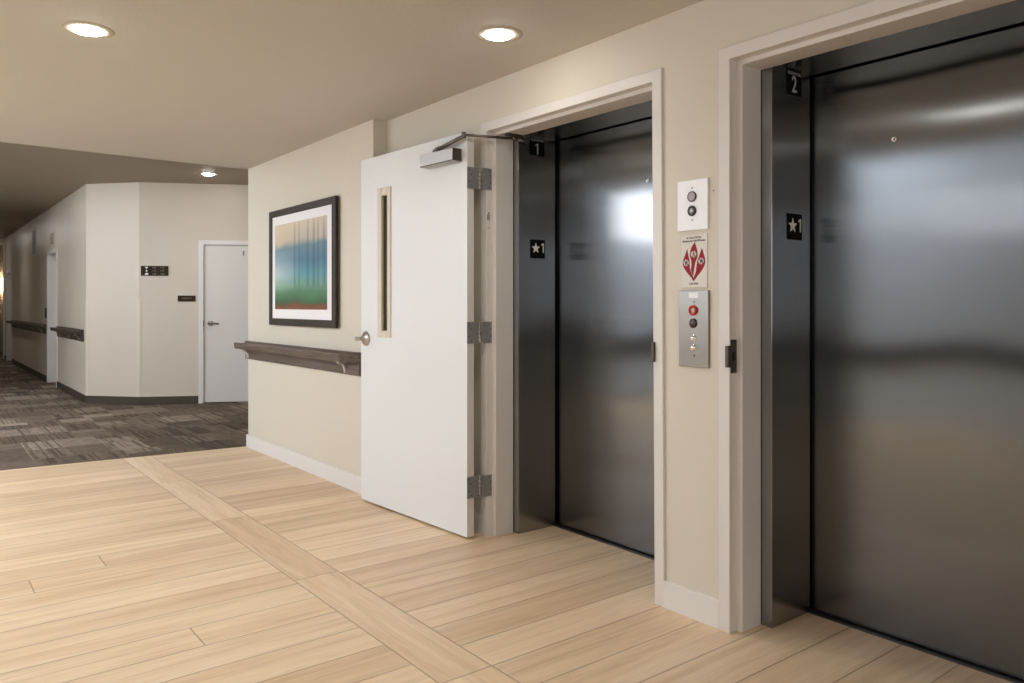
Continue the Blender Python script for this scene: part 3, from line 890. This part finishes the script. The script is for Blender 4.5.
# end of the hallway: cased opening with a vestibule beyond
ew = MB()
ew.box(-0.5, 0.30, YEND, YEND + 0.12, 0, ZH)
ew.box(1.745, 2.5, YEND, YEND + 0.12, 0, ZH)
ew.box(0.30, 1.745, YEND, YEND + 0.12, 2.56, ZH)
struct(ew.build('wall_end', M['wall_far']), 'wall closing the far end of the hallway', 'wall')
struct(MB().prism([(0.25, 0), (0.25, 2.61), (1.758, 2.61), (1.758, 0), (1.735, 0), (1.735, 2.56), (0.30, 2.56), (0.30, 0)], 'y', YEND - 0.015, YEND + 0.13, bev=0.002).build('trim_11', M['white']), 'white casing of the tall opening at the hallway end', 'door frame')
struct(MB().box(-0.5, 2.5, 24.0, 24.12, 0, ZH).box(2.5, 2.62, YEND, 24.12, 0, ZH).box(-0.5, -0.38, YEND, 24.12, 0, ZH).build('wall_vestibule', M['wall_far']), 'dim walls beyond the opening at the hallway end', 'wall')
e = empty('wall_sconce', (2.03, 24.0, 1.72), 0, 'small glowing wall light beyond the far end of the hallway', 'lamp')
MB().box(-0.045, 0.045, -0.02, 0.0, -0.12, 0.12, 0.004).build('back_plate', M['nickel'], e)
MB().lathe([(0.05, -0.16), (0.062, -0.155), (0.062, 0.195), (0.05, 0.20)], (0, -0.085, 0), (0, 0, 1), 20).build('lamp_shade', M['sconce'], e)

handrail((XH - 0.001, 0, 0), WALLROT, -12.98, -10.93, 'dark handrail on the hallway wall by the corner guard', M['rail_dark'], (-12.6, -11.9, -11.15), True, False, M['nickel'])
handrail((XH - 0.001, 0, 0), WALLROT, -19.1, -14.18, 'long dark handrail between the two recessed hallway doors', M['rail_dark'], (-18.6, -17.6, -16.6, -15.5, -14.5), False, False, M['nickel'])
e = empty('wall_vent', (XH, 15.64, 2.29), WALLROT, 'tall pale-framed vent grille high on the hallway wall', 'vent')
MB().prism([(-0.20, -0.24), (0.20, -0.24), (0.20, 0.24), (-0.20, 0.24)], 'y', -0.012, 0.0, bev=0.002).build('vent_frame', M['cream'], e)
g = MB()
for k in range(12):
    g.box(-0.15, 0.15, -0.016, -0.011, -0.20 + k * 0.034, -0.18 + k * 0.034)
g.build('grille', M['vent'], e)
e = empty('wall_vent', (XH, 13.52, 2.205), WALLROT, 'small pale-framed vent grille above the nearer hallway door', 'vent')
MB().prism([(-0.19, -0.10), (0.19, -0.10), (0.19, 0.10), (-0.19, 0.10)], 'y', -0.012, 0.0, bev=0.002).build('vent_frame', M['cream'], e)
g = MB()
for k in range(5):
    g.box(-0.15, 0.15, -0.016, -0.011, -0.075 + k * 0.034, -0.055 + k * 0.034)
g.build('grille', M['vent'], e)
e = empty('room_sign', (XH, 14.24, 1.085), WALLROT, 'dark room number plate beside the nearer recessed hallway door', 'sign')
MB().box(-0.07, 0.07, -0.008, 0.0, -0.08, 0.08, 0.001).build('sign_plate', M['brown_sign'], e)

# ------------------------------------------------------------------ walls out of the picture (seen only in the steel)
# west side: lobby strip made taller for daylight windows, added for the reflections
wins = [(1.5, 3.9, 1.85, 2.45, FILL_ENERGY[0]), (7.2, 9.9, 2.1, 3.0, FILL_ENERGY[2])]
BW = (-2.0, 1.6, 0.9, 2.3)
ww = MB()
ys = [YS] + [v for p in wins for v in p[:2]] + [12.0]
for i in range(0, len(ys), 2):
    ww.box(XWEST - 0.15, XWEST, ys[i], ys[i + 1], 0, ZA)
for (y0, y1, wz0, wz1, _) in wins:
    ww.box(XWEST - 0.15, XWEST, y0, y1, 0, wz0)
    ww.box(XWEST - 0.15, XWEST, y0, y1, wz1, ZA)
struct(ww.build('wall_west', M['wall_cool']), 'pale grey wall opposite the elevators, outside the photo', 'wall')
struct(MB().box(XWEST, XA, YS, 12.0, ZA, ZA + 0.1).box(XA, XA + 0.1, YS, 12.0, ZH + 0.1, ZA + 0.1).build('ceiling_raised', M['ceiling']), 'unseen lobby ceiling, raised so the added windows reflect in the steel', 'ceiling')  # height chosen so the added windows reflect in the steel
wb = MB().box(XWEST, BW[0], YS - 0.15, YS, 0, ZA).box(BW[1], 2.403, YS - 0.15, YS, 0, ZA)
wb.box(BW[0], BW[1], YS - 0.15, YS, 0, BW[2]).box(BW[0], BW[1], YS - 0.15, YS, BW[3], ZA)
struct(wb.build('wall_back', M['wall']), 'cream wall behind the camera', 'wall')
struct(MB().box(XWEST, -0.1, 12.0, 12.12, 0, ZA).build('wall_hall_front', M['wall_far']), 'wall left of the hallway mouth, outside the photo', 'wall')
struct(MB().box(-0.22, -0.1, 12.0, YEND, 0, ZH).build('wall_hall_left', M['wall_far']), 'opposite wall of the hallway, outside the photo', 'wall')
struct(MB().box(4.2, 4.3, 6.5, 9.2, 0, ZH).build('wall_alcove', M['wall_far']), 'end wall of the side passage behind the picture wall', 'wall')
t = NT('window_glass')
t.b.inputs['Transmission Weight'].default_value = 1.0
t.b.inputs['Roughness'].default_value = 0.0
M['pane'] = t.m
for n_, (y0, y1, wz0, wz1, en) in enumerate(wins):
    f = MB()
    for (a_, b_, c_, d_) in ((y0, y0 + 0.05, wz0, wz1), (y1 - 0.05, y1, wz0, wz1), (y0, y1, wz0, wz0 + 0.05), (y0, y1, wz1 - 0.05, wz1)):
        f.box(XWEST - 0.10, XWEST - 0.04, a_, b_, c_, d_)
    o = struct(f.build('window_%d' % (n_ + 1), M['white']), 'daylight window added opposite the elevators for light and reflections', 'window')
    la = bpy.data.lights.new('fill', 'AREA')  # area light of the added window, fills the lobby
    la.shape = 'RECTANGLE'
    la.size = y1 - y0 - 0.1
    la.size_y = wz1 - wz0 - 0.1
    la.energy = en
    la.color = (0.97, 0.99, 1.02)
    lo = bpy.data.objects.new('fill', la)
    COL.objects.link(lo)
    lo.location = (XWEST - 0.11, (y0 + y1) / 2, (wz0 + wz1) / 2)
    lo.rotation_euler = (0, -PI / 2, 0)
    lo.rotation_euler = Matrix(((0, 0, -1), (1, 0, 0), (0, -1, 0))).to_euler()

f = MB()
for (a_, b_, c_, d_) in ((BW[0], BW[0] + 0.05, BW[2], BW[3]), (BW[1] - 0.05, BW[1], BW[2], BW[3]), (BW[0], BW[1], BW[2], BW[2] + 0.05), (BW[0], BW[1], BW[3] - 0.05, BW[3])):
    f.box(a_, b_, YS - 0.10, YS - 0.04, c_, d_)
struct(f.build('window_3', M['white']), 'daylight window added behind the camera to light the floor', 'window')
la = bpy.data.lights.new('fill', 'AREA')  # area light of the added back window, lifts the near floor
la.shape = 'RECTANGLE'
la.size = BW[1] - BW[0] - 0.1
la.size_y = BW[3] - BW[2] - 0.1
la.energy = FILL_ENERGY[3]
la.color = (0.96, 0.99, 1.03)
lo = bpy.data.objects.new('fill', la)
COL.objects.link(lo)
lo.location = ((BW[0] + BW[1]) / 2, YS - 0.11, (BW[2] + BW[3]) / 2)
lo.rotation_euler = (PI / 2, 0, 0)

struct(MB().box(XWEST, XWEST + 0.05, YS, 12.0, 0.60, 0.79, 0.004).build('trim_12', M['rail_dark']), 'unseen dark rail opposite the elevators, added for the dark reflected band', 'wall rail')  # rail added so the steel doors reflect a dark band

# unseen fill light added under the raised ceiling, aimed at the west wall
la = bpy.data.lights.new('fill_wash', 'AREA')
la.shape = 'RECTANGLE'
la.size = 7.2
la.size_y = 0.2
la.energy = FILL_ENERGY[1]
la.color = (0.90, 0.98, 1.09)
lo = bpy.data.objects.new('fill_wash', la)
COL.objects.link(lo)
lo.location = (-1.55, 7.4, 3.25)
dv = Vector((-1.0, 0, -1.15)).normalized()
zz = -dv
xx = Vector((0, 1, 0))
yy = zz.cross(xx)
lo.rotation_euler = Matrix((xx, yy, zz)).transposed().to_euler()

# ------------------------------------------------------------------ recessed downlights
def downlight(x, y, z, label, lamp, r=0.103, group='recessed ceiling lights'):
    e = empty('recessed_light', (x, y, z), 0, label, 'ceiling light', group)
    MB().lathe([(0.060, -0.002), (0.068, -0.004), (0.094, -0.004), (r, -0.001), (r, 0.002)], (0, 0, 0), (0, 0, 1), 48).build('trim_ring', M['trim_ring'], e)
    sp = bpy.data.lights.new('downlight_beam', 'SPOT')
    sp.energy = SPOT if lamp is M['lamp'] else SPOT * 0.8
    sp.spot_size = R(125)
    sp.spot_blend = 1.0
    sp.shadow_soft_size = 0.05
    sp.color = (1.0, 0.985, 0.955)
    so_ = bpy.data.objects.new('downlight_beam', sp)
    COL.objects.link(so_)
    so_.location = (x, y, z - 0.03)
    MB().lathe([(0.061, -0.003), (0.056, -0.010), (0.036, -0.016), (0.0, -0.018)], (0, 0, 0), (0, 0, 1), 40).build('lens', lamp, e)
    return e
downlight(0.607, 3.69, ZC, 'lit recessed ceiling light nearest the top left corner', M['lamp'])
downlight(2.008, 2.668, ZC, 'lit recessed ceiling light above the fire door, near the elevator wall', M['lamp'])
downlight(2.72, 9.10, ZH, 'small distant ceiling light in front of the far pale door', M['lamp_hall'])
for (x, y) in ((0.60, 1.84), (0.60, -0.02), (0.60, -1.9)):
    downlight(x, y, ZC, 'lit recessed lobby ceiling light outside the photo', M['lamp'], group='lobby ceiling lights outside the photo')
for (x, y) in ((0.9, 13.2), (0.9, 17.0), (0.9, 20.0)):  # unseen lights added to brighten the hallway
    downlight(x, y, ZH, 'unseen hallway ceiling light added to brighten the hall', M['lamp_hall'], group='added hallway ceiling lights')

# ------------------------------------------------------------------ world and view
wd = bpy.data.worlds.new('world')
scene.world = wd
wd.use_nodes = True
wd.node_tree.nodes['Background'].inputs[0].default_value = (0.0, 0.0, 0.0, 1)
scene.view_settings.view_transform = 'Standard'
scene.view_settings.look = 'None'
scene.view_settings.gamma = 1.0
scene.view_settings.use_curve_mapping = False
scene.view_settings.exposure = -0.02
try:
    scene.cycles.use_denoising = True
    scene.cycles.max_bounces = 12
    scene.cycles.diffuse_bounces = 6
    scene.cycles.sample_clamp_indirect = 10.0
    scene.cycles.caustics_reflective = False
    scene.cycles.caustics_refractive = False
except Exception:
    pass
bpy.context.view_layer.update()
